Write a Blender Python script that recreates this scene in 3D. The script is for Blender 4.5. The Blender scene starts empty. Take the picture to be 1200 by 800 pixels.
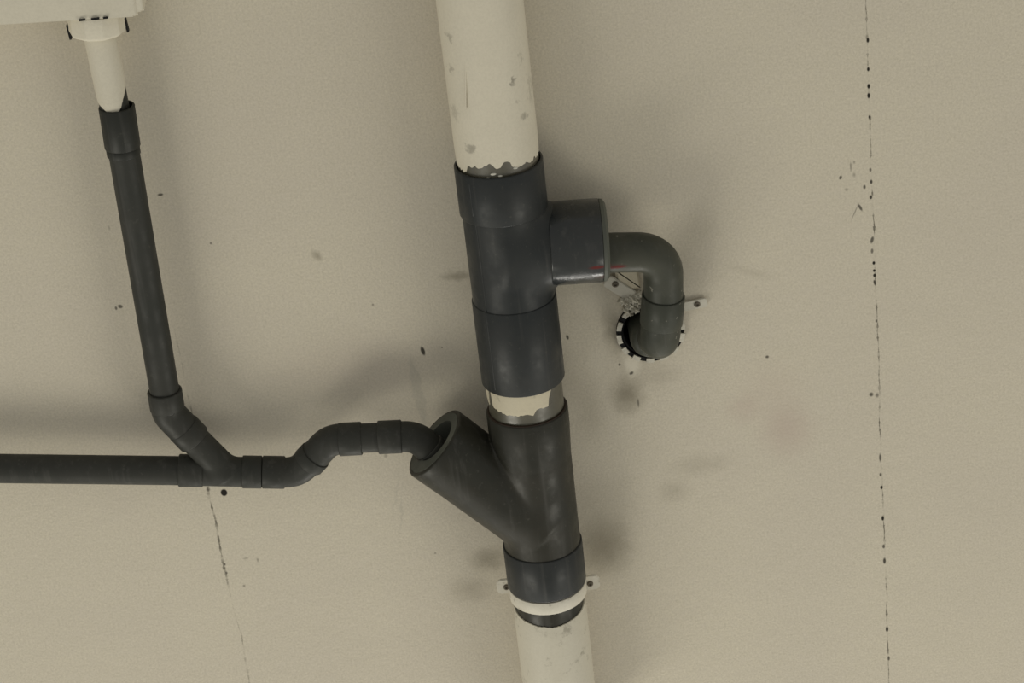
import bpy, bmesh, math, random
import numpy as np
from mathutils import Vector, Matrix
random.seed(7)
S = bpy.context.scene
COL = S.collection
# ------------------------------------------------------------------ camera
F = 2700.0; PITCH = math.radians(28); ROLL = math.radians(6.6); DIST = 3.25
LOOK = Vector((0, 0, 2.0))
fwd = Vector((0, math.cos(PITCH), -math.sin(PITCH)))
r0 = Vector((1, 0, 0)); u0 = r0.cross(fwd)
# the wall's downward direction leans to the lower right of the picture
right = r0 * math.cos(ROLL) - u0 * math.sin(ROLL)
up = right.cross(fwd)
CAM = LOOK - fwd * DIST
cd = bpy.data.cameras.new('camera'); cam = bpy.data.objects.new('camera', cd); COL.objects.link(cam)
M = Matrix((right, up, -fwd)).transposed().to_4x4(); M.translation = CAM
cam.matrix_world = M
cd.sensor_width = 36; cd.lens = F / 1200 * 36; cd.clip_start = .05
S.camera = cam

def at(px, py, d=0.0):
    """the point d metres in front of the wall seen at a pixel"""
    v = fwd + right * ((px - 600) / F) + up * ((400 - py) / F)
    t = (-d - CAM.y) / v.y
    return CAM + v * t
# ------------------------------------------------------------------ light
w = bpy.data.worlds.new('world'); S.world = w; w.use_nodes = True
bg = w.node_tree.nodes['Background']; bg.inputs[0].default_value = (1, .985, .92, 1); bg.inputs[1].default_value = .485
def area(name, loc, target, size, size_y, power, col):
    l = bpy.data.lights.new(name, 'AREA'); l.shape = 'RECTANGLE'; l.size = size; l.size_y = size_y
    l.energy = power; l.color = col
    o = bpy.data.objects.new(name, l); COL.objects.link(o); o.location = loc
    o.rotation_euler = (Vector(target) - Vector(loc)).to_track_quat('-Z', 'Y').to_euler()
area('tube_light', (-4.4, -3.8, -2.4), (0, 0, 2), 3.1, 1.9, 165, (1, .96, .84))
area('tube_light', (4.6, -4.4, -2.4), (0, 0, 2), 3.2, 1.9, 125, (1, .96, .84))
area('tube_light', (.1, -.22, -.4), (.1, -.22, 2), 1.6, .05, 17, (1, .97, .9))
S.view_settings.view_transform = 'Standard'; S.view_settings.look = 'None'
S.view_settings.gamma = 1; S.view_settings.use_curve_mapping = False
S.view_settings.exposure = -.13
# ------------------------------------------------------------------ node helpers
class NT:
    def __init__(s, name):
        s.mt = bpy.data.materials.new(name); s.mt.use_nodes = True
        s.t = s.mt.node_tree; s.b = s.t.nodes['Principled BSDF']
        s.pos = s.t.nodes.new('ShaderNodeNewGeometry').outputs['Position']
    def lk(s, a, b):
        if hasattr(a, 'is_output'): s.t.links.new(a, b)
        else: b.default_value = a
    def m(s, op, a, b=None, clamp=False):
        n = s.t.nodes.new('ShaderNodeMath'); n.operation = op; n.use_clamp = clamp
        s.lk(a, n.inputs[0])
        if b is not None: s.lk(b, n.inputs[1])
        return n.outputs[0]
    def v(s, op, a, b=None):
        n = s.t.nodes.new('ShaderNodeVectorMath'); n.operation = op
        s.lk(a, n.inputs[0])
        if b is not None: s.lk(b, n.inputs[1])
        return n.outputs['Value'] if op in ('LENGTH', 'DOT_PRODUCT') else n.outputs[0]
    def sep(s, a):
        n = s.t.nodes.new('ShaderNodeSeparateXYZ'); s.lk(a, n.inputs[0]); return n.outputs
    def noise(s, scale, detail=2, rough=.5, vec=None, col=False):
        n = s.t.nodes.new('ShaderNodeTexNoise'); n.inputs['Scale'].default_value = scale
        n.inputs['Detail'].default_value = detail; n.inputs['Roughness'].default_value = rough
        s.lk(vec if vec is not None else s.pos, n.inputs['Vector'])
        return n.outputs[1 if col else 0]
    def mr(s, a, f0, f1, t0, t1, smooth=True):
        n = s.t.nodes.new('ShaderNodeMapRange'); n.clamp = True
        n.interpolation_type = 'SMOOTHSTEP' if smooth else 'LINEAR'
        s.lk(a, n.inputs[0])
        for i, q in enumerate((f0, f1, t0, t1)): n.inputs[i + 1].default_value = q
        return n.outputs[0]
    def mix(s, f, a, b, mode='MIX'):
        n = s.t.nodes.new('ShaderNodeMix'); n.data_type = 'RGBA'; n.blend_type = mode
        s.lk(f, n.inputs[0])
        for q, i in ((a, 6), (b, 7)):
            if hasattr(q, 'is_output'): s.t.links.new(q, n.inputs[i])
            else: n.inputs[i].default_value = (*q[:3], 1)
        return n.outputs[2]
    def bump(s, h, strength=.3, dist=.001, nrm=None):
        n = s.t.nodes.new('ShaderNodeBump'); n.inputs['Strength'].default_value = strength
        n.inputs['Distance'].default_value = dist; s.lk(h, n.inputs['Height'])
        if nrm is not None: s.lk(nrm, n.inputs['Normal'])
        s.t.links.new(n.outputs[0], s.b.inputs['Normal']); return n.outputs[0]
    def out(s, col, rough=.6, spec=.3):
        if hasattr(col, 'is_output'): s.t.links.new(col, s.b.inputs['Base Color'])
        else: s.b.inputs['Base Color'].default_value = (*col, 1)
        s.lk(rough, s.b.inputs['Roughness']); s.b.inputs['Specular IOR Level'].default_value = spec
        return s.mt
def blob(n, px, py, rx, ry, soft=1.0, wob=.5, vec=None, ang=0):
    """a dirt mark or painted shade on the wall: an ellipse in wall metres with a noisy edge"""
    c = at(px, py)
    k = at(px + 1, py); mp = (k - c).length
    vm = n.v('SUBTRACT', vec if vec is not None else n.pos, (c.x, 0, c.z))
    if ang:
        r = n.t.nodes.new('ShaderNodeVectorRotate'); r.rotation_type = 'Y_AXIS'
        n.lk(vm, r.inputs['Vector']); r.inputs['Angle'].default_value = math.radians(ang); vm = r.outputs[0]
    vm = n.v('MULTIPLY', vm, (1 / (rx * mp), 0, 1 / (ry * mp * 1.12)))
    d = n.v('LENGTH', vm)
    return n.mr(d, 1 - soft, 1.0, 1, 0)
def wall_material():
    n = NT('painted_wall')
    warp = n.v('MULTIPLY', n.v('SUBTRACT', n.noise(45, 3, .6, col=True), (.5, .5, .5)), (.02, 0, .02))
    wp = n.v('ADD', n.pos, warp)
    base = (.645, .59, .47)
    big = n.noise(3.2, 3, .55)
    col = n.mix(n.mr(big, .35, .68, 0, .5), base, (.59, .535, .445))
    fine = n.noise(300, 3, .75)
    col = n.mix(n.mr(fine, .3, .7, 0, .6, False), col, (.40, .365, .29))
    tint = n.noise(90, 2, .6)
    col = n.mix(n.mr(tint, .4, .65, 0, .18), col, (.57, .52, .44))
    def stain_or_shade(lst, color, col, vec=wp, gain=1):
        for (px, py, rx, ry, s, soft, *a) in lst:
            mk = n.m('MULTIPLY', blob(n, px, py, rx, ry, soft, vec=vec, ang=a[0] if a else 0), min(1, s * gain))
            col = n.mix(mk, col, color)
        return col
    # soft smudges, with the shadow up right of the elbow painted in
    col = stain_or_shade([(735, 462, 30, 34, .55, 1), (741, 430, 26, 20, .15, 1), (708, 640, 46, 52, .5, 1), (572, 655, 34, 24, .4, 1),
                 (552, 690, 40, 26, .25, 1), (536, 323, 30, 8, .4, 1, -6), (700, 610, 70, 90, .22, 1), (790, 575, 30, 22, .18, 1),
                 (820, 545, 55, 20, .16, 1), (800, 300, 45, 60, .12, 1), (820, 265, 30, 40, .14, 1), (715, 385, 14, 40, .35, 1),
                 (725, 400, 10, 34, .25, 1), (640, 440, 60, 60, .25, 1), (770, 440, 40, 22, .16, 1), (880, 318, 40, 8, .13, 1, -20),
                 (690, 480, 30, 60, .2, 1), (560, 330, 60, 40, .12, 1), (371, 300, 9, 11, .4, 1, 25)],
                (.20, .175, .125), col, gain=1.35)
    col = stain_or_shade([(922, 502, 46, 48, .38, 1), (872, 478, 30, 26, .26, 1), (905, 455, 60, 50, .15, 1), (410, 430, 160, 60, .12, 1)], (.46, .37, .31), col, gain=1.3)  # reddish marks; the broad patch paints in the horizontal pipe's shadow band
    # brighter filler plaster
    col = stain_or_shade([(741, 425, 15, 20, .7, .7), (690, 350, 34, 26, .3, 1), (735, 330, 18, 26, .45, .8), (700, 420, 16, 30, .2, 1)], (.72, .67, .55), col)
    # grey strip above the horizontal pipe
    col = stain_or_shade([(490, 460, 7, 52, .28, .4, 4), (463, 580, 3, 45, .2, 1, -12), (470, 600, 2.5, 50, .25, 1, -10)], (.33, .32, .27), col)
    # small dark flecks
    col = stain_or_shade([(262.5, 577, 4.6, 5, 1, .35), (495.5, 411, 3, 7, .9, .5, 10), (188, 228, 4.5, 2, .8, .6), (141, 359, 4, 3, .75, .6, -30), (136, 361, 2, 3, .7, .6),
                 (665, 395, 2.2, 4, .8, .6, 10), (899, 418, 3, 2.4, .8, .7), (985, 208, 2.4, 3, .8, .6, -20), (1013, 219, 2.2, 3.2, .8, .6),
                 (1020.5, 231, 2.2, 3, .9, .5), (997, 195, 1.6, 8, .55, .9), (1001, 205, 3, 4, .4, 1), (1008, 243, 2.2, 6, .8, .6, 25), (1002, 248, 1.3, 16, .5, 1, -25),
                 (992, 222, 3, 3, .4, 1), (1001, 190, 2, 3, .45, 1), (1021, 462, 3.5, 3.5, .8, .7), (1028, 463, 3, 4, .6, .8), (247, 285, 2, 2, .6, .7), (128, 267, 2, 4, .3, .9),
                 (286, 686, 2.4, 2, .5, .8), (302, 656, 2, 4, .4, .8), (288, 654, 5, 1.6, .35, .8), (740, 437, 3.6, 2.2, .8, .6, 35), (726, 427, 2, 2.2, .7, .6), (748, 472, 1.6, 7, .6, .7),
                 (437, 357, 2, 2, .5, .8), (518, 407, 1.4, 1.4, .7, .8), (244, 573, 3, 4, .6, .7), (452, 534, 3, 4, .35, .9), (510, 648, 2, 2, .4, .8), (1017, 47, 2, 3.6, 1, .5),
                 (1017.5, 81, 2, 3, 1, .5), (1018, 101, 2.2, 3.6, 1, .5), (1018, 112, 2.2, 4, 1, .5), (1019, 137, 1.8, 2.6, 1, .6), (1021, 213, 2, 3.4, .9, .6), (1020, 199, 2, 3, .7, .6),
                 (1022, 281, 2.6, 5.5, .8, .6, -14), (1022, 294, 2.2, 4, .7, .6), (1024, 308, 2, 2.4, 1, .4), (1024.5, 317, 2, 2, 1, .4), (1025, 322.5, 2.2, 2.4, 1, .4), (1025, 331, 1.8, 4.5, .9, .6, 10),
                 (1027, 376, 1.8, 2.6, .8, .7), (1032, 556, 2, 3, .8, .6), (1033, 571, 2, 3, 1, .5), (1034.5, 607, 2, 3.8, 1, .5), (1035.5, 640, 2.2, 3.4, .8, .6), (1036.5, 657, 2.2, 5, .9, .6),
                 (1039.5, 737, 2, 4.4, 1, .5), (1041.5, 771, 1.8, 4, .8, .6), (1031.5, 536, 2, 7, .8, .7), (263, 661, 2.2, 2.4, .8, .7), (265.5, 671, 1.8, 2.4, .7, .7)],
                (.018, .016, .012), col, vec=n.pos)
    # hairline cracks
    X, Y_, Z = n.sep(n.pos)[0:3]
    hmask = None
    def crack(a, b, width, thr, seed, strength, col, fade=None):
        nonlocal hmask
        A = at(*a); B = at(*b); k = (B.x - A.x) / (B.z - A.z)
        cz = n.t.nodes.new('ShaderNodeCombineXYZ'); n.lk(seed, cz.inputs[0]); n.lk(Z, cz.inputs[2]); zz = cz.outputs[0]
        wob = n.m('MULTIPLY', n.m('SUBTRACT', n.noise(14, 4, .62, zz), .5), .007)
        line = n.m('ADD', n.m('MULTIPLY', n.m('SUBTRACT', Z, A.z), k), A.x)
        u = n.m('ABSOLUTE', n.m('SUBTRACT', n.m('SUBTRACT', X, line), wob))
        wd = n.mr(n.noise(60, 5, .75, zz), thr, thr + .22, width * .25, width)
        mk = n.m('SUBTRACT', 1, n.m('DIVIDE', u, wd), True)
        mk = n.mr(mk, 0, .5, 0, 1)
        st = n.mr(n.noise(22, 4, .7, zz), .42, .62, .06, 1)
        mk = n.m('MULTIPLY', mk, st)
        rng = n.m('MULTIPLY', n.mr(Z, B.z - .01, B.z + .01, 0, 1), n.mr(Z, A.z - .01, A.z + .01, 1, 0))
        mk = n.m('MULTIPLY', n.m('MULTIPLY', mk, rng), strength)
        return n.mix(mk, col, (.05, .045, .03))
    col = crack((1012.2, -60), (1044.5, 860), .0027, .44, 3.1, .75, col)
    col = crack((204, 385), (244, 570), .0022, .42, 8.7, .5, col)
    col = crack((243, 568), (268, 690), .0032, .40, 5.2, .75, col)
    col = crack((283, 745), (297, 830), .0028, .40, 9.2, .85, col)
    col = crack((268, 690), (284, 750), .0018, .45, 9.9, .3, col)
    h = n.m('ADD', n.m('MULTIPLY', n.noise(260, 3, .6), .55), n.m('MULTIPLY', n.noise(60, 2, .5), .8))
    h = n.m('ADD', h, n.m('MULTIPLY', n.noise(9, 2, .5), 2.2))
    n.bump(h, .34, .0018)
    return n.out(col, .82, .2)
def pvc_material(name, c1, c2, rough=.42, marks=False, spec=.22, zgrad=False):
    n = NT(name)
    nz = n.noise(11, 4, .6)
    col = n.mix(n.mr(nz, .35, .65, 0, 1), c1, c2)
    dust = n.noise(140, 3, .7)
    col = n.mix(n.mr(dust, .60, .74, 0, .22), col, (.12, .115, .095))
    if name == 'worn_grey_pvc': col = n.mix(n.mr(n.noise(150, 2, .5), .70, .76, 0, .7), col, (.22, .21, .17))
    st = n.t.nodes.new('ShaderNodeMapping'); st.inputs['Scale'].default_value = (90, 90, 3); n.lk(n.pos, st.inputs[0])
    streak = n.noise(1.0, 3, .6, st.outputs[0])
    col = n.mix(n.mr(streak, .52, .75, 0, .25), col, (.105, .1, .09))
    if marks:
        # red marker strokes across the joint between the branch and the elbow
        for (px, py, d, rx, rz, s) in ((722, 308.5, .085, 15, 3.2, 1), (700, 310, .125, 13, 3.0, .95), (712, 311, .10, 5, 5, .75), (713, 308, .085, 22, 4.5, .3)):
            c = at(px, py, d); mp = .00119
            q = n.v('MULTIPLY', n.v('SUBTRACT', n.pos, tuple(c)), (1 / (rx * mp), 0, 1 / (rz * mp * 1.1)))
            mk = n.m('MULTIPLY', n.mr(n.v('LENGTH', q), .3, 1, 1, 0), s)
            col = n.mix(mk, col, (.10, .008, .005))
    n.bump(n.noise(180, 2, .5), .08, .0008)
    rr = n.mr(n.noise(30, 3, .6), .3, .7, rough - .06, rough + .16)
    return n.out(col, rr, spec)
def paint_material(name, c, dirt=.5, rough=.6):
    n = NT(name)
    col = n.mix(n.mr(n.noise(8, 3, .6), .35, .65, 0, .5), c, tuple(q * .90 for q in c))
    col = n.mix(n.mr(n.noise(42, 4, .7), .56, .70, 0, dirt), col, (.24, .215, .165))
    col = n.mix(n.mr(n.noise(300, 2, .7), .35, .7, 0, .15), col, (.4, .37, .29))
    if name == 'cream_paint':
        for (px, py, rx, ry, s) in ((552, 173, 7, 9, .55), (601, 92, 4, 9, .65), (614, 136, 7, 6, .5), (527, 45, 5, 8, .4), (529, 85, 4, 8, .4), (606, 118, 4, 4, .3),
                                    (533, 135, 6, 14, .3), (610, 70, 3, 12, .3), (622, 110, 4, 30, .25)):
            c_ = at(px, py, .118); mp = .00112
            q = n.v('MULTIPLY', n.v('SUBTRACT', n.v('ADD', n.pos, n.v('MULTIPLY', n.v('SUBTRACT', n.noise(120, 3, .7, col=True), (.5, .5, .5)), (.02, 0, .02))), tuple(c_)), (1 / (rx * mp), 0, 1 / (ry * mp)))
            col = n.mix(n.m('MULTIPLY', n.mr(n.v('LENGTH', q), .2, 1, 1, 0), s), col, (.17, .155, .12))
    n.bump(n.m('ADD', n.noise(35, 3, .6), n.m('MULTIPLY', n.noise(200, 2, .5), .3)), .25, .002)
    return n.out(col, rough, .3)
M_wall = wall_material()
M_pvc = pvc_material('blue_grey_pvc', (.023, .026, .0265), (.029, .031, .030), .40, marks=True)
M_gloss = pvc_material('glossy_grey_pvc', (.023, .026, .0265), (.029, .031, .030), .17, marks=True, spec=.4)
M_pvc2 = pvc_material('olive_grey_pvc', (.024, .024, .018), (.031, .029, .021), .40, spec=.25)
M_elb = pvc_material('worn_grey_pvc', (.044, .047, .036), (.060, .061, .046), .45, marks=True)
M_thin = pvc_material('thin_pipe_pvc', (.031, .032, .027), (.038, .038, .032), .50)
M_coup = pvc_material('dark_socket_pvc', (.022, .023, .019), (.028, .029, .025), .5)
M_rim = pvc_material('pale_rim_pvc', (.10, .105, .085), (.08, .085, .07), .5)
M_cream = paint_material('cream_paint', (.655, .605, .485), .0)
M_cream2 = paint_material('rough_cream_paint', (.60, .54, .40), .5)
M_cream3 = paint_material('grey_cream_paint', (.60, .56, .455), .6)
M_box = paint_material('box_paint', (.645, .60, .485), .0)
M_metal = paint_material('painted_metal', (.66, .62, .52), .6, .45)
M_white = paint_material('chipped_white_plastic', (.60, .57, .48), .4)
M_glue = pvc_material('dried_glue', (.07, .066, .045), (.11, .10, .075), .3, spec=.6)
def flat(name, c, r=.6):
    n = NT(name); col = n.mix(n.mr(n.noise(80, 2), .3, .7, 0, .5), c, tuple(q * .7 for q in c)); return n.out(col, r)
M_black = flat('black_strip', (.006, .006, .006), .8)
M_screw = flat('dull_screw_metal', (.13, .11, .08), .5)
M_rust = flat('brown_primer_ring', (.03, .017, .01), .5)
M_white_fleck = flat('pale_flake', (.6, .58, .5), .4)
# ------------------------------------------------------------------ object helpers
def new(name, bm, mat, parent=None, smooth=True, auto=35):
    me = bpy.data.meshes.new(name); bmesh.ops.recalc_face_normals(bm, faces=bm.faces)
    if smooth:
        lim = math.radians(auto)
        for f in bm.faces: f.smooth = True
        for e in bm.edges:
            if len(e.link_faces) == 2 and e.calc_face_angle(0) > lim: e.smooth = False
    bm.to_mesh(me); bm.free(); me.materials.append(mat)
    o = bpy.data.objects.new(name, me); COL.objects.link(o)
    if parent is not None:
        me.transform(Matrix.Translation(-parent.location)); o.parent = parent
    return o
def thing(name, label, cat, loc, group=None):
    o = bpy.data.objects.new(name, None); o.empty_display_size = .03; COL.objects.link(o)
    o.location = loc; o['label'] = label; o['category'] = cat
    if group: o['group'] = group
    return o
def frame(d):
    d = d.normalized()
    e2 = Vector((0, -1, 0)); e2 = (e2 - d * e2.dot(d))
    if e2.length < .2: e2 = Vector((0, 0, 1)) - d * d.z
    e2.normalize(); e1 = e2.cross(d); return e1, e2      # e2 points at the viewer
def lathe(p0, d, prof, seg=64, closed=True, bm=None):
    """prof: (distance along d, radius); closed = ring-shaped profile"""
    bm = bm or bmesh.new(); d = d.normalized(); e1, e2 = frame(d); rows = []
    for s, r in prof:
        rows.append([bm.verts.new(p0 + d * s + (e1 * math.sin(2 * math.pi * i / seg) + e2 * math.cos(2 * math.pi * i / seg)) * r) for i in range(seg)])
    m = len(rows)
    for j in range(m if closed else m - 1):
        a, b = rows[j], rows[(j + 1) % m]
        for i in range(seg): bm.faces.new((a[i], a[(i + 1) % seg], b[(i + 1) % seg], b[i]))
    if not closed:
        bm.faces.new(rows[0]); bm.faces.new(rows[-1])
    return bm
def ring(p0, p1, ro, ri, bv=.0015, seg=64, bm=None, end=None):
    d = p1 - p0; L = d.length
    if end: return lathe(p0, d, [(0, ri), (0, ro - bv), (bv * .35, ro - bv * .35), (bv, ro), (L * .45, ro), (L, end), (L, ri)], seg, True, bm)
    return lathe(p0, d, [(0, ri), (0, ro - bv), (bv * .35, ro - bv * .35), (bv, ro), (L - bv, ro), (L - bv * .35, ro - bv * .35), (L, ro - bv), (L, ri)], seg, True, bm)
def rod(p0, p1, r, bv=.0005, seg=48, bm=None):
    d = p1 - p0; L = d.length
    return lathe(p0, d, [(0, r - bv), (bv, r), (L - bv, r), (L, r - bv)], seg, False, bm)
def rounded(pts, rad, n=12):
    out = [pts[0]]
    for i in range(1, len(pts) - 1):
        a, b, c = pts[i - 1], pts[i], pts[i + 1]; u = (a - b).normalized(); v = (c - b).normalized()
        th = math.acos(max(-1, min(1, u.dot(v)))); R = rad[i - 1] if isinstance(rad, (list, tuple)) else rad
        t = R / math.tan(th / 2); t = min(t, (a - b).length * .98, (c - b).length * .98); R = t * math.tan(th / 2)
        bis = (u + v).normalized(); cen = b + bis * (R / math.sin(th / 2)); p = b + u * t; q = b + v * t
        vp, vq = (p - cen), (q - cen); an = vp.angle(vq)
        for k in range(n + 1):
            f = k / n; out.append(cen + (vp * math.sin((1 - f) * an) + vq * math.sin(f * an)) / math.sin(an))
    out.append(pts[-1]); return out
def sweep(path, r, seg=40, bm=None):
    bm = bm or bmesh.new(); rows = []; n = len(path); prev = None
    for i, p in enumerate(path):
        t = (path[min(i + 1, n - 1)] - path[max(i - 1, 0)]).normalized()
        if prev is None: e1, e2 = frame(t)
        else:
            e1 = (prev - t * prev.dot(t)).normalized(); e2 = t.cross(e1)
        prev = e1; rr = r[i] if isinstance(r, (list, tuple)) else r
        rows.append([bm.verts.new(p + (e1 * math.cos(2 * math.pi * k / seg) + e2 * math.sin(2 * math.pi * k / seg)) * rr) for k in range(seg)])
    for a, b in zip(rows, rows[1:]):
        for i in range(seg): bm.faces.new((a[i], a[(i + 1) % seg], b[(i + 1) % seg], b[i]))
    bm.faces.new(rows[0]); bm.faces.new(rows[-1]); return bm
def coat(p0, d, r, th, top, bottom, seg=180):
    """thin paint skin on a pipe; top / bottom: functions angle(deg, 0 = viewer, + = right) -> distance along d"""
    bm = bmesh.new(); d = d.normalized(); e1, e2 = frame(d); K = 12; o_ = []; i_ = []
    # right-hand side of the picture must be +
    if e1.x < 0: e1 = -e1
    for i in range(seg):
        a = -180 + 360 * i / seg; t, b = top(a), bottom(a); ar = math.radians(a)
        n = e1 * math.sin(ar) + e2 * math.cos(ar)
        o_.append([bm.verts.new(p0 + d * (t + (b - t) * k / K) + n * (r + th * (1 if 0 < k < K else .5))) for k in range(K + 1)])
        i_.append([bm.verts.new(p0 + d * t + n * r), bm.verts.new(p0 + d * b + n * r)])
    for i in range(seg):
        j = (i + 1) % seg
        for k in range(K): bm.faces.new((o_[i][k], o_[j][k], o_[j][k + 1], o_[i][k + 1]))
        bm.faces.new((i_[i][0], i_[j][0], o_[j][0], o_[i][0])); bm.faces.new((o_[i][K], o_[j][K], i_[j][1], i_[i][1]))
        bm.faces.new((i_[i][0], i_[i][1], i_[j][1], i_[j][0]))
    return bm
def interp(tab):
    xs = [t[0] for t in tab]; ys = [t[1] for t in tab]
    return lambda a: float(np.interp(a, xs, ys))
def sdf_body(name, cyls, k, mat, parent, vox=.003):
    """smoothly blended union of cylinders (p, q, r) = one moulded fitting"""
    bm = bmesh.new()
    for p, q, r in cyls: lathe(p, q - p, [(0, r), ((q - p).length, r)], 64, False, bm)
    me = bpy.data.meshes.new('t'); bm.to_mesh(me); bm.free(); o = bpy.data.objects.new('t', me); COL.objects.link(o)
    md = o.modifiers.new('r', 'REMESH'); md.mode = 'VOXEL'; md.voxel_size = vox; md.adaptivity = 0
    dg = bpy.context.evaluated_depsgraph_get(); me2 = bpy.data.meshes.new_from_object(o.evaluated_get(dg))
    bpy.data.objects.remove(o)
    P = np.empty(len(me2.vertices) * 3); me2.vertices.foreach_get('co', P); P = P.reshape(-1, 3)
    C = [(np.array(p), np.array((q - p).normalized()), (q - p).length, r) for p, q, r in cyls]
    def f(X):
        ds = []
        for p, d, L, r in C:
            s = (X - p) @ d; rad = np.linalg.norm((X - p) - s[:, None] * d, axis=1) - r; cap = np.maximum(-s, s - L)
            ds.append(np.minimum(np.maximum(rad, cap), 0) + np.hypot(np.maximum(rad, 0), np.maximum(cap, 0)))
        a = ds[0]
        for b in ds[1:]:
            h = np.maximum(k - np.abs(a - b), 0) / k; a = np.minimum(a, b) - h * h * k * .25
        return a
    e = 1e-4
    for _ in range(6):
        v = f(P); g = np.stack([(f(P + np.eye(3)[i] * e) - v) / e for i in range(3)], 1)
        g /= np.maximum((g * g).sum(1, keepdims=True), .3); P = P - g * v[:, None] * .9
    me2.vertices.foreach_set('co', P.ravel()); me2.update()
    b2 = bmesh.new(); b2.from_mesh(me2); bpy.data.meshes.remove(me2)
    return new(name, b2, mat, parent, True, 50)
# ------------------------------------------------------------------ setting: the wall with its drilled hole
HOLE = at(762, 386); HR = .0415
def wall():
    bm = bmesh.new(); seg = 96; T = .16
    cx, cz = HOLE.x, HOLE.z; X0, X1, Z0, Z1 = -2.6, 2.6, .2, 3.8
    a, b, c, d = [], [], [], []
    for i in range(seg):
        t = 2 * math.pi * (i + .0) / seg; u, v = math.cos(t), math.sin(t)
        jag = HR + random.uniform(0, .001)
        s = min(((X1 if u > 0 else X0) - cx) / u if abs(u) > 1e-6 else 1e9, ((Z1 if v > 0 else Z0) - cz) / v if abs(v) > 1e-6 else 1e9)
        a.append(bm.verts.new((cx + u * jag, 0, cz + v * jag))); b.append(bm.verts.new((cx + u * s, 0, cz + v * s)))
        c.append(bm.verts.new((cx + u * HR, T, cz + v * HR))); d.append(bm.verts.new((cx + u * s, T, cz + v * s)))
    for i in range(seg):
        j = (i + 1) % seg
        bm.faces.new((a[i], a[j], b[j], b[i])); bm.faces.new((a[i], c[i], c[j], a[j]))
        bm.faces.new((b[i], b[j], d[j], d[i]))
    bm.faces.new(d)     # closes the hole at the back of the wall
    o = new('wall_back', bm, M_wall, None, True, 30); o['kind'] = 'structure'
wall()
# ------------------------------------------------------------------ main vertical drain
AD = .078
A0 = at(562, -60 , AD); A0 = at(562 - 6.9, -60, AD); A1 = at(655 + 9, 880, AD); AX = (A1 - A0).normalized()
def ax(py):
    """axis point of the main drain whose picture row is py"""
    return Vector(at(562 + .1165 * py - 1.0, py, AD))
def s_of(p, o=None): return (p - (o or A0)).dot(AX)
def on(py): return A0 + AX * s_of(ax(py))
R = .0545
rn = lambda n, s: [random.uniform(-s, s) for _ in range(n)]
def jag(tab, amp, n=180):
    f = interp(tab); nz = rn(n, 1); nz = [(nz[i - 1] + nz[i] * 2 + nz[(i + 1) % n]) / 4 for i in range(n)]
    return lambda a: f(a) + amp * nz[int((a + 180) / 360 * n) % n]
# upper pipe
t = thing('drain_pipe', 'wide pipe painted cream at the top, above the dark tee fitting', 'pipe', on(100))
new('pipe', rod(on(-60), on(238), R - .0006), M_glue, t)
L = s_of(on(190), on(-60))
new('paint_coat', coat(on(-60), AX, R - .0006, .0016, lambda a: .0, jag([(-180, L + .0), (-90, L - .006), (-62, L - .006), (-58, L - .002), (-48, L - .014), (-30, L - .018), (-12, L - .019), (-2, L - .016), (4, L - .021), (15, L - .020), (20, L - .015), (27, L - .011), (34, L - .014), (50, L - .012), (70, L - .012), (88, L - .012), (180, L)], .004)), M_cream, t)
new('paint_run', sweep([at(543 + 1.2 * math.sin(y / 50), y, AD + .0) + Vector((0, -.0475 + .00004 * 0, 0)) for y in range(-20, 122, 12)] , .0011, 8), M_cream, t)
fl = bmesh.new()
e1m, e2m = frame(AX); e1m = e1m if e1m.x > 0 else -e1m
for (px, py, s) in ((577, 204, .004), (604, 200, .0035), (570, 208, .003), (545, 203, .003), (585, 207, .003)):
    a_ = (px - (562 + .1165 * 196)) / 50; a_ = math.asin(a_); nrm = e1m * math.sin(a_) + e2m * math.cos(a_)
    c = on(py - 18 * math.cos(a_) - 2) + nrm * (R - .0004)
    bmesh.ops.create_icosphere(fl, subdivisions=2, radius=1, matrix=Matrix.Translation(c) @ Matrix.Diagonal((s, .0012, s * .45, 1)))
new('paint_flake', fl, M_white_fleck, t)['kind'] = 'stuff'
# tee fitting
t = thing('tee_fitting', 'dark blue-grey tee with its wide side branch pointing right, under the upper cream pipe', 'pipe fitting', on(300))
b0 = at(590, 291, AD); b0 = on(289); b1 = at(643, 286.5, AD); b2 = at(707, 281, AD); BD = (b2 - b0).normalized()
b1 = b0 + BD * (b1 - b0).dot(BD); b2 = b0 + BD * (b2 - b0).dot(BD)
sdf_body('body', [(on(240), on(352), .0562), (b0, b1 + BD * .012, .0545)], .020, M_pvc, t)
new('socket', ring(on(188), on(245), .0592, R + .0016, .0018), M_pvc, t)
new('socket', ring(on(346), on(442), .0578, R + .0004, .0016), M_pvc, t)
new('socket', ring(b1, b2 - BD * .004, .0568, .0545, .0012), M_gloss, t)
o = new('reducer_bush', lathe(b2 - BD * .03, BD, [(0, .0543), (.0265, .0543), (.0265, .0560), (.031, .0555), (.0345, .051), (.0345, .03), (0, .03)], 64, True), M_rim, t)
o['label'] = 'olive grey bush closing the branch end'
sm = []
for y in range(196, 440, 12):
    rr = .0592 if y < 243 else (.0562 if y < 346 else .0578); a_ = math.radians(-44)
    sm.append(on(y) + (e1m * math.sin(a_) + e2m * math.cos(a_)) * (rr - .0002))
new('mould_seam', sweep(sm, .0007, 8), M_pvc, t)
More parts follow.
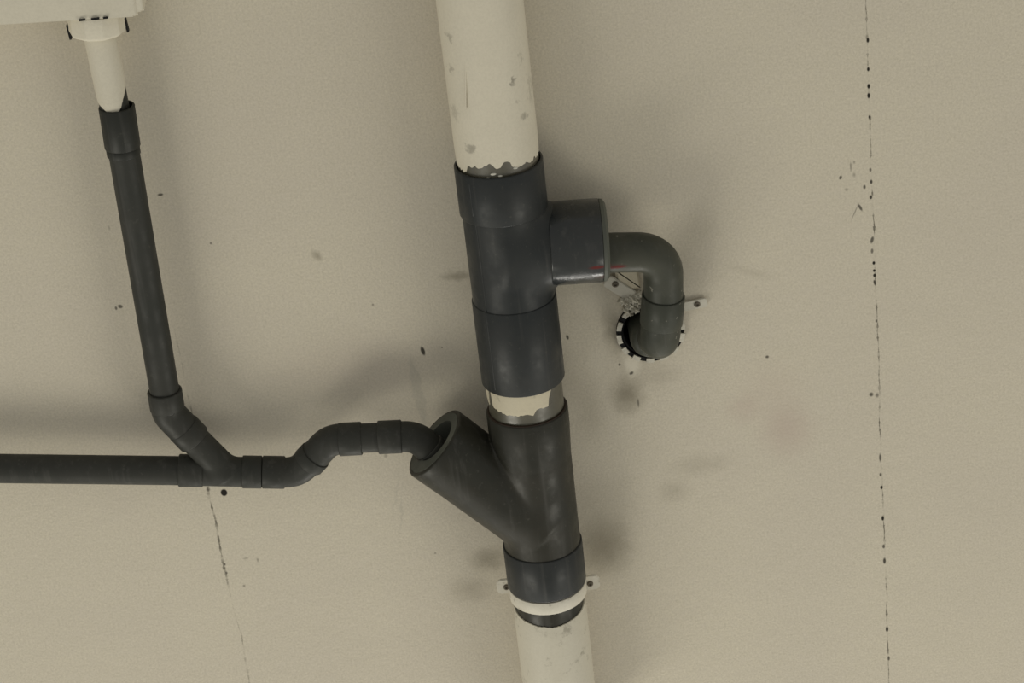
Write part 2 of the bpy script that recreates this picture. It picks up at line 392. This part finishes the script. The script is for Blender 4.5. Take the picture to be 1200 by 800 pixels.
# short pipe between tee and wye
t = thing('pipe_stub', 'short cream-smeared pipe between the tee and the wye fitting', 'pipe', on(465))
new('pipe', rod(on(400), on(499), R - .0020), M_glue, t)
q = on(436); Lb = s_of(on(463), q)
new('paint_coat', coat(q, AX, R - .0020, .0012, lambda a: 0, jag([(-180, .005), (-90, Lb * .7), (-72, Lb * 1.0), (-70, .012), (-62, .012), (-60, Lb * .90), (-40, Lb + .002), (0, Lb + .003), (8, Lb + .004), (14, Lb - .003), (34, Lb - .004), (36, .022), (42, .010), (55, .006), (80, .005), (180, .004)], .0025)), M_cream2, t)
# wye fitting
WD = AD
t = thing('wye_fitting', 'dark olive-grey wye with a wide open mouth slanting up to the left', 'pipe fitting', on(570))
m0 = at(509, 518.5, WD); m1 = at(640, 613, WD)
m1 = m1 + Vector((0, -.0, 0)); MD = (m1 - m0).normalized()
sdf_body('body', [(on(500), on(640), .0549), (m0 + MD * .040, at(634, 609, WD), .0553)], .007, M_pvc2, t)
new('socket', ring(on(477), on(532), .0573, R - .0005, .002, end=.0549), M_pvc2, t)
new('socket', ring(on(634), on(680), .0573, R + .0002, .0016), M_pvc, t)
new('socket', ring(m0, m0 + MD * .055, .0560, .0505, .0022, end=.0554), M_pvc2, t)
rg = ring(on(476.2), on(478.5), .0556, R - .0018, .0006)
new('primer_ring', rg, M_rust, t)
# reducer bush in the mouth with an off-centre round hole
e1, e2 = frame(MD); upv = Vector((0, 0, 1)); upv = (upv - MD * upv.dot(MD)).normalized()
hc = m0 + upv * .004; bm = bmesh.new(); rows = []
for s, kind in ((.006, 'o'), (.0005, 'o'), (-.0005, 'o2'), (-.0005, 'i2'), (.0025, 'i'), (.045, 'i'), (.045, 'o')):
    row = []
    for i in range(64):
        a = 2 * math.pi * i / 64; nn = e1 * math.cos(a) + e2 * math.sin(a)
        rr = {'o': .0503, 'o2': .0500, 'i': .0325, 'i2': .0335}[kind]
        row.append(bm.verts.new((hc if kind[0] == 'i' else m0) + MD * s + nn * rr))
    rows.append(row)
for j in range(len(rows)):
    a, b = rows[j], rows[(j + 1) % len(rows)]
    for i in range(64): bm.faces.new((a[i], a[(i + 1) % 64], b[(i + 1) % 64], b[i]))
new('reducer_bush', bm, M_rim, t)['label'] = 'paler grey bush with an off-centre hole in the mouth'
# lower pipe
t = thing('drain_pipe', 'wide cream-painted pipe at the bottom with a bare dark band under the clamp', 'pipe', on(760))
new('pipe', rod(on(643), on(880), R - .0045), M_pvc2, t)
q = on(700)
new('paint_coat', coat(q, AX, R - .0045, .0035, jag([(-180, 0), (-90, .008), (-45, .013), (0, .0185), (45, .014), (90, .007), (180, 0)], .0008), lambda a: .24), M_cream3, t)
# clamp
t = thing('pipe_clamp', 'painted metal pipe clamp with two bolted ears at the bottom', 'clamp', on(690))
c0, c1 = on(681.5), on(694.5)
new('band', ring(c0, c1, .0562, R - .0040, .0006), M_metal, t)
def ear(c, ux, w_, h, th, mat, name, parent, uz=None, rr=None):
    """plate with rounded ends, parallel to the wall"""
    bm = bmesh.new(); uz = uz or Vector((0, 0, 1)); rr = rr or h / 2; vs = []
    for (sx, sz, a0) in ((1, 1, 0), (-1, 1, 90), (-1, -1, 180), (1, -1, 270)):
        for k in range(7):
            a = math.radians(a0 + 15 * k); vs.append(c + ux * (sx * (w_ / 2 - rr) + rr * math.cos(a)) + uz * (sz * (h / 2 - rr) + rr * math.sin(a)))
    f = bm.faces.new([bm.verts.new(v) for v in vs]); r = bmesh.ops.extrude_face_region(bm, geom=[f])
    bmesh.ops.translate(bm, vec=(0, th, 0), verts=[v for v in r['geom'] if isinstance(v, bmesh.types.BMVert)])
    bmesh.ops.bevel(bm, geom=[e for e in bm.edges if abs(e.calc_face_angle(0)) > 1.2], offset=th * .25, segments=2, affect='EDGES')
    return new(name, bm, mat, parent)
def screw(c, r, parent, deep=.004):
    bm = lathe(c + Vector((0, .001, 0)), Vector((0, -1, 0)), [(0, r), (deep * .6, r), (deep, r * .75), (deep, r * .45), (deep * .5, r * .4)], 20, False)
    return new('screw', bm, M_screw, parent)
ED = .058
for (px, py, sx) in ((594, 687, -1), (691, 683, 1)):
    e = ear(at(px, py, ED) + Vector((-sx * .003, 0, 0)), Vector((1, 0, .0)), .036, .025, .004, M_metal, 'ear', t, rr=.008)
    screw(at(px + sx * .5, py + .5, ED), .0046, t)
new('standoff', rod(on(690) + Vector((0, .0525, 0)), Vector((on(690).x, .0, on(690).z)), .006), M_screw, t)
# ------------------------------------------------------------------ right elbows into the wall
er = .0272
D2 = .066; D3 = .060
corner1 = at(773, 402, D3 - .006); corner2 = at(777, 295, D2 + .003); pB = b2 + BD * .0015
pB = at(713, 295.5, D2 + .006)
pin = at(760, 388) + Vector((0, .09, 0)); midp = at(777.5, 345, D3 + .002)
t = thing('pipe_elbow', 'worn grey elbow curving from the tee branch down to the wall bend', 'pipe fitting', corner2, 'worn grey elbows at the wall hole')
new('body', sweep(rounded([at(700, 296.2, D2 + .006), corner2, midp + (midp - corner2).normalized() * .02], .037, 20), er, 48), M_elb, t)
t2 = thing('pipe_elbow', 'scuffed grey elbow turning into the round wall hole', 'pipe fitting', corner1, 'worn grey elbows at the wall hole')
dn = (corner1 - midp).normalized()
new('body', sweep(rounded([midp + dn * .010, corner1, pin], .024, 20), er + .0008, 48), M_elb, t2)
new('socket', ring(midp, midp + dn * .046, er + .0026, er + .0004, .0014, 48), M_elb, t2)
lc = at(760.5, 386.5)
new('socket', lathe(lc + Vector((0, .06, 0)), Vector((0, -1, 0)), [(0, .0292), (.082, .0292), (.088, .0285), (.093, .0262), (.096, .0225), (.098, .017), (.0985, .008)], 48, False), M_elb, t2)
# wall collar around the hole
t = thing('wall_collar', 'white notched collar ring around the wall hole at the right elbow', 'collar', HOLE)
ci = .0435; co = .0475
new('ring_base', lathe(HOLE + Vector((0, -.0005, 0)), Vector((0, -1, 0)), [(0, ci - .002), (0, co + .001), (.006, co), (.006, ci - .002)], 72), M_black, t)
new('hole_shade', ring(HOLE + Vector((0, -.002, 0)), HOLE + Vector((0, .13, 0)), .0413, .0385, .0003), M_black, t)  # black lining added to paint the dark of the unlit hole
NT_ = 14
for i in range(NT_):
    a = 2 * math.pi * (i + .3) / NT_
    half = math.pi / NT_ * (.60 + random.uniform(-.12, .12)); bm = bmesh.new(); vs = [[], []]
    for k in range(5):
        b = a - half + 2 * half * k / 4; u = Vector((math.cos(b), 0, math.sin(b)))
        for q_, rr in ((0, ci - .0015), (1, co + .0012)):
            vs[q_].append([bm.verts.new(HOLE + u * rr + Vector((0, y, 0))) for y in (-.0062, -.0088 - random.uniform(0, .0004))])
    for k in range(4):
        A, B, C, D = vs[0][k], vs[0][k + 1], vs[1][k + 1], vs[1][k]
        bm.faces.new((A[1], B[1], C[1], D[1])); bm.faces.new((A[0], B[0], C[0], D[0])); bm.faces.new((A[0], B[0], B[1], A[1])); bm.faces.new((D[0], C[0], C[1], D[1]))
    for k in (0, 4):
        A, D = vs[0][k], vs[1][k]; bm.faces.new((A[0], A[1], D[1], D[0]))
    new('tooth', bm, M_white, t, False)
ear(at(815, 357, .006), Vector((math.cos(.10), 0, math.sin(.10))), .034, .0145, .003, M_white, 'ear', t, uz=Vector((-math.sin(.1), 0, math.cos(.1))), rr=.004); screw(at(817, 356.5, .006), .0045, t, .003)
va = math.radians(-42)
ear(at(727, 339, .012), Vector((math.cos(va), 0, math.sin(va))), .050, .019, .004, M_white, 'ear', t, uz=Vector((-math.sin(va), 0, math.cos(va))), rr=.006); screw(at(721, 333, .0125), .0046, t, .003)
# plaster lumps and the pale backing plate
t = thing('backing_plate', 'small pale square plate behind the right elbow bend', 'plate', at(735, 330, .004))
ear(at(736, 327, .010), Vector((math.cos(.09), 0, math.sin(.09))), .032, .036, .0098, M_cream2, 'plate', t, uz=Vector((-math.sin(.09), 0, math.cos(.09))), rr=.0012)
bm = bmesh.new()
for (px, py, s) in ((741, 350, .009), (747, 353, .008), (737, 357, .008), (745, 361, .008), (733, 361, .006), (731, 352, .007), (749, 345, .006), (738, 366, .006)):
    r = bmesh.ops.create_icosphere(bm, subdivisions=3, radius=1, matrix=Matrix.Translation(at(px, py, .011)) @ Matrix.Diagonal((s * .9, .008, s * .7, 1)))
    for v in r['verts']:
        n_ = (v.co - at(px, py, .011)); v.co += n_ * (.45 * math.sin(v.co.x * 900 + s * 9e3) * math.cos(v.co.z * 800) + random.uniform(-.12, .12))
o = new('plaster_crumbs', bm, M_white); o['kind'] = 'stuff'; o['label'] = 'crumbly pale plaster lumps between plate and collar ring'; o['category'] = 'plaster'
# ------------------------------------------------------------------ thin drain on the left
tr = .0207; sr = .0234; TD = .052
def pipe(label, pts, r=tr, cat='pipe', name='drain_pipe', mat=None):
    o = new(name, rod(pts[0], pts[1], r), mat or M_thin); o['label'] = label; o['category'] = cat; o['group'] = 'thin straight drain pipes'; return o
# painted upper pipe, socket
gp = at(110, 30, TD); v1 = at(137, 128, TD); v1 = at(134, 122, TD)
t = thing('drain_pipe', 'thin pipe painted cream, under the box at top left', 'pipe', at(120, 70, TD))
u0_, u1_ = at(114, 28, TD), at(145, 176, TD); ud = (u1_ - u0_).normalized()
new('pipe', rod(u0_, at(139, 148, TD), .0192), M_coup, t)
ul = (at(134.5, 121, TD) - u0_).dot(ud)
new('paint_coat', coat(u0_, ud, .0190, .0016, lambda a: 0, jag([(-180, ul - .02), (-95, ul - .012), (-80, ul - .008), (-45, ul - .002), (-32, ul + .0015), (-14, ul + .005), (20, ul + .0055), (32, ul + .001), (55, ul - .012), (90, ul - .024), (180, ul - .02)], .0008)), M_box, t)
t = thing('pipe_coupling', 'dark coupling joining the thin cream pipe to the long dark one', 'pipe fitting', at(141, 150, TD))
q0, q1 = at(136.5, 124, TD), at(143.8, 172, TD)
new('socket', ring(q0, q1, .0236, .0208, .0012, 48), M_coup, t)
q1b = at(145.2, 181, TD)
new('stop_ring', ring(q1, q1b, .0222, .0208, .0008, 48), M_coup, t)
k0, k1 = at(140.5, 150, TD), at(193.5, 462, TD)
pipe('long thin dark pipe slanting down the left side', (k0, k1), .0206)
# lower bend
D4 = TD
t = thing('pipe_elbow', 'dark bend at the lower end of the long slanting pipe', 'pipe fitting', at(200, 485, D4), 'small bends of the thin drain')
hd = (k1 - k0).normalized(); s0 = at(192.6, 457, D4); s1 = at(196.2, 478, D4)
dj = at(262, 550, D4)
jA = at(203, 489, D4)
dirj = (dj - jA).normalized()
new('body', sweep(rounded([s1 - hd * .012, at(197.5, 484, D4), at(216, 503, D4)], .03, 12), sr, 40), M_thin, t)
new('socket', ring(s0, s1, sr + .0008, tr + .0005, .0014, 48), M_thin, t)
# wye on the horizontal run
def hz(px, py, d=D4): return at(px, py, d)
h0, h1 = hz(-60, 548), hz(226, 551.5)
pipe('thin dark pipe running in from the left picture edge', (h0, h1))
t = thing('wye_fitting', 'small dark wye where the slanting pipe meets the horizontal one', 'pipe fitting', hz(260, 552))
sdf_body('body', [(hz(228, 551.5), hz(296, 553), .0213), (hz(219, 506), hz(266, 552.5), .0213)], .006, M_thin, t, .0016)
new('socket', ring(hz(209.5, 551), hz(238, 551.5), sr, tr + .0004, .0014, 48), M_thin, t)
new('socket', ring(hz(284, 552.7), hz(307, 553), sr, tr + .0002, .0014, 48), M_thin, t)
new('socket', ring(hz(214, 500.5), hz(228, 515), sr + .0008, tr + .0002, .0014, 48), M_thin, t)
# offset bends
D5 = .062; D6 = .070
t = thing('pipe_elbow', 'first small dark bend right of the small wye, rising', 'pipe fitting', hz(345, 550), 'small bends of the thin drain')
e0 = hz(308, 553); eA = hz(347, 553.5, D4 + .003); eB = hz(366, 537, D4 + .007)
new('socket', ring(hz(307.5, 553), hz(334, 553.4), sr, tr + .0002, .0014, 48), M_thin, t)
new('body', sweep(rounded([hz(318, 553.2), eA, eB], .035, 12), tr + .0008, 40), M_thin, t)
t = thing('pipe_elbow', 'second small dark bend, levelling off at the top of the step', 'pipe fitting', hz(385, 522), 'small bends of the thin drain')
f0 = hz(361, 542, D4 + .006); fA = hz(387, 514.5, D5); fB = hz(424, 513.5, D5 + .002)
new('body', sweep(rounded([f0, fA, hz(412, 514, D5 + .002)], .034, 12), tr + .0012, 40), M_thin, t)
fd = (fA - f0).normalized()
new('socket', ring(f0, f0 + fd * .018, sr + .0004, tr + .0014, .0014, 48), M_thin, t)
new('socket', ring(hz(397, 514.8, D5 + .001), fB, sr + .0002, tr + .0014, .0014, 48), M_thin, t)
pipe('short link of thin dark pipe between two top bends', (hz(414, 513.7, D5 + .002), hz(455, 512, D6 - .001)))
t = thing('pipe_elbow', 'small dark bend dropping into the wide wye mouth', 'pipe fitting', hz(480, 510, D6), 'small bends of the thin drain')
gA = hz(488, 511, D6); gB = hz(520, 541, D6 + .004)
new('socket', ring(hz(443, 512.5, D6 - .001), hz(471, 511.2, D6), sr + .0002, tr + .0004, .0014, 48), M_thin, t)
new('body', sweep(rounded([hz(457, 512, D6), gA, gB], .038, 14), tr + .0012, 40), M_thin, t)
gd = (gB - gA).normalized(); ge = hz(502, 524.5, D6 + .002)
new('socket', ring(ge, ge + gd * .014, sr + .0006, tr + .0014, .0012, 48), M_thin, t)
# ------------------------------------------------------------------ box at top left with gland nut
BXD = .088
t = thing('wall_box', 'cream painted box at the top left corner, cut off by the frame', 'box', at(80, 0, 0))
c_r = at(163, 17.5, BXD); c_l = at(-80, 32, BXD)
ux = (c_r - c_l).normalized(); uz = Vector((-ux.z, 0, ux.x)); Wd = (c_r - c_l).length; H = .22
def rbox(c, ux, uz, W, H, D, r, n=6):
    bm = bmesh.new(); pr = []
    # plan section with rounded front corners
    sec = [(0, 0)] + [(r - r * math.cos(math.pi / 2 * k / n), D - r + r * math.sin(math.pi / 2 * k / n)) for k in range(n + 1)] + [(W - r + r * math.sin(math.pi / 2 * k / n), D - r + r * math.cos(math.pi / 2 * k / n)) for k in range(n + 1)] + [(W, 0)]
    lo = [bm.verts.new(c + ux * x + Vector((0, -y, 0))) for x, y in sec]; hi = [bm.verts.new(v.co + uz * H) for v in lo]
    m = len(sec)
    for i in range(m): bm.faces.new((lo[i], lo[(i + 1) % m], hi[(i + 1) % m], hi[i]))
    bm.faces.new(lo); bm.faces.new(hi)
    bmesh.ops.bevel(bm, geom=[e for e in bm.edges if all(v in lo for v in e.verts)], offset=.002, segments=2, affect='EDGES')
    return bm
base = Vector((c_l.x, 0, c_l.z))
new('body', rbox(base + uz * .003, ux, uz, Wd + .006, H, BXD - .003, .004), M_box, t)
new('cover', rbox(Vector((c_l.x, -BXD + .012, c_l.z)) - ux * .002 - uz * .002, ux, uz, Wd + .000, H + .004, .012, .006), M_box, t)
t = thing('gland_nut', 'cream notched nut under the top left box', 'nut', at(114, 30, TD))
gn0, gn1 = at(111.8, 12, TD), at(114.8, 35.5, TD); gdn = (gn1 - gn0).normalized()
bm = lathe(gn0, gdn, [(0, .0205), (0, .037), (.024, .0378), (.028, .036), (.031, .031), (.031, .0205)], 10)
bmesh.ops.rotate(bm, verts=bm.verts, cent=gn0, matrix=Matrix.Rotation(math.radians(18), 3, gdn))
bmesh.ops.bevel(bm, geom=bm.edges[:], offset=.0008, segments=2, affect='EDGES')
new('nut', bm, M_box, t, True, 25)
for sx in (-1, 1):
    c = at(81, 37, TD) if sx < 0 else at(148.2, 28.5, TD); bm = bmesh.new()
    bmesh.ops.create_cube(bm, size=1, matrix=Matrix.Translation(c) @ Matrix.Rotation(-.06, 4, 'Y') @ Matrix.Diagonal((.0026, .009, .019, 1)))
    new('black_insert', bm, M_black, t, False)
for px, w_ in ((96.5, .008), (112, .010), (124, .006)):
    bm = bmesh.new(); c = at(px, 22.3 - (px - 96) * .09, TD + .034)
    bmesh.ops.create_cube(bm, size=1, matrix=Matrix.Translation(c) @ Matrix.Diagonal((w_, .010, .0020, 1)))
    new('black_insert', bm, M_black, t, False)
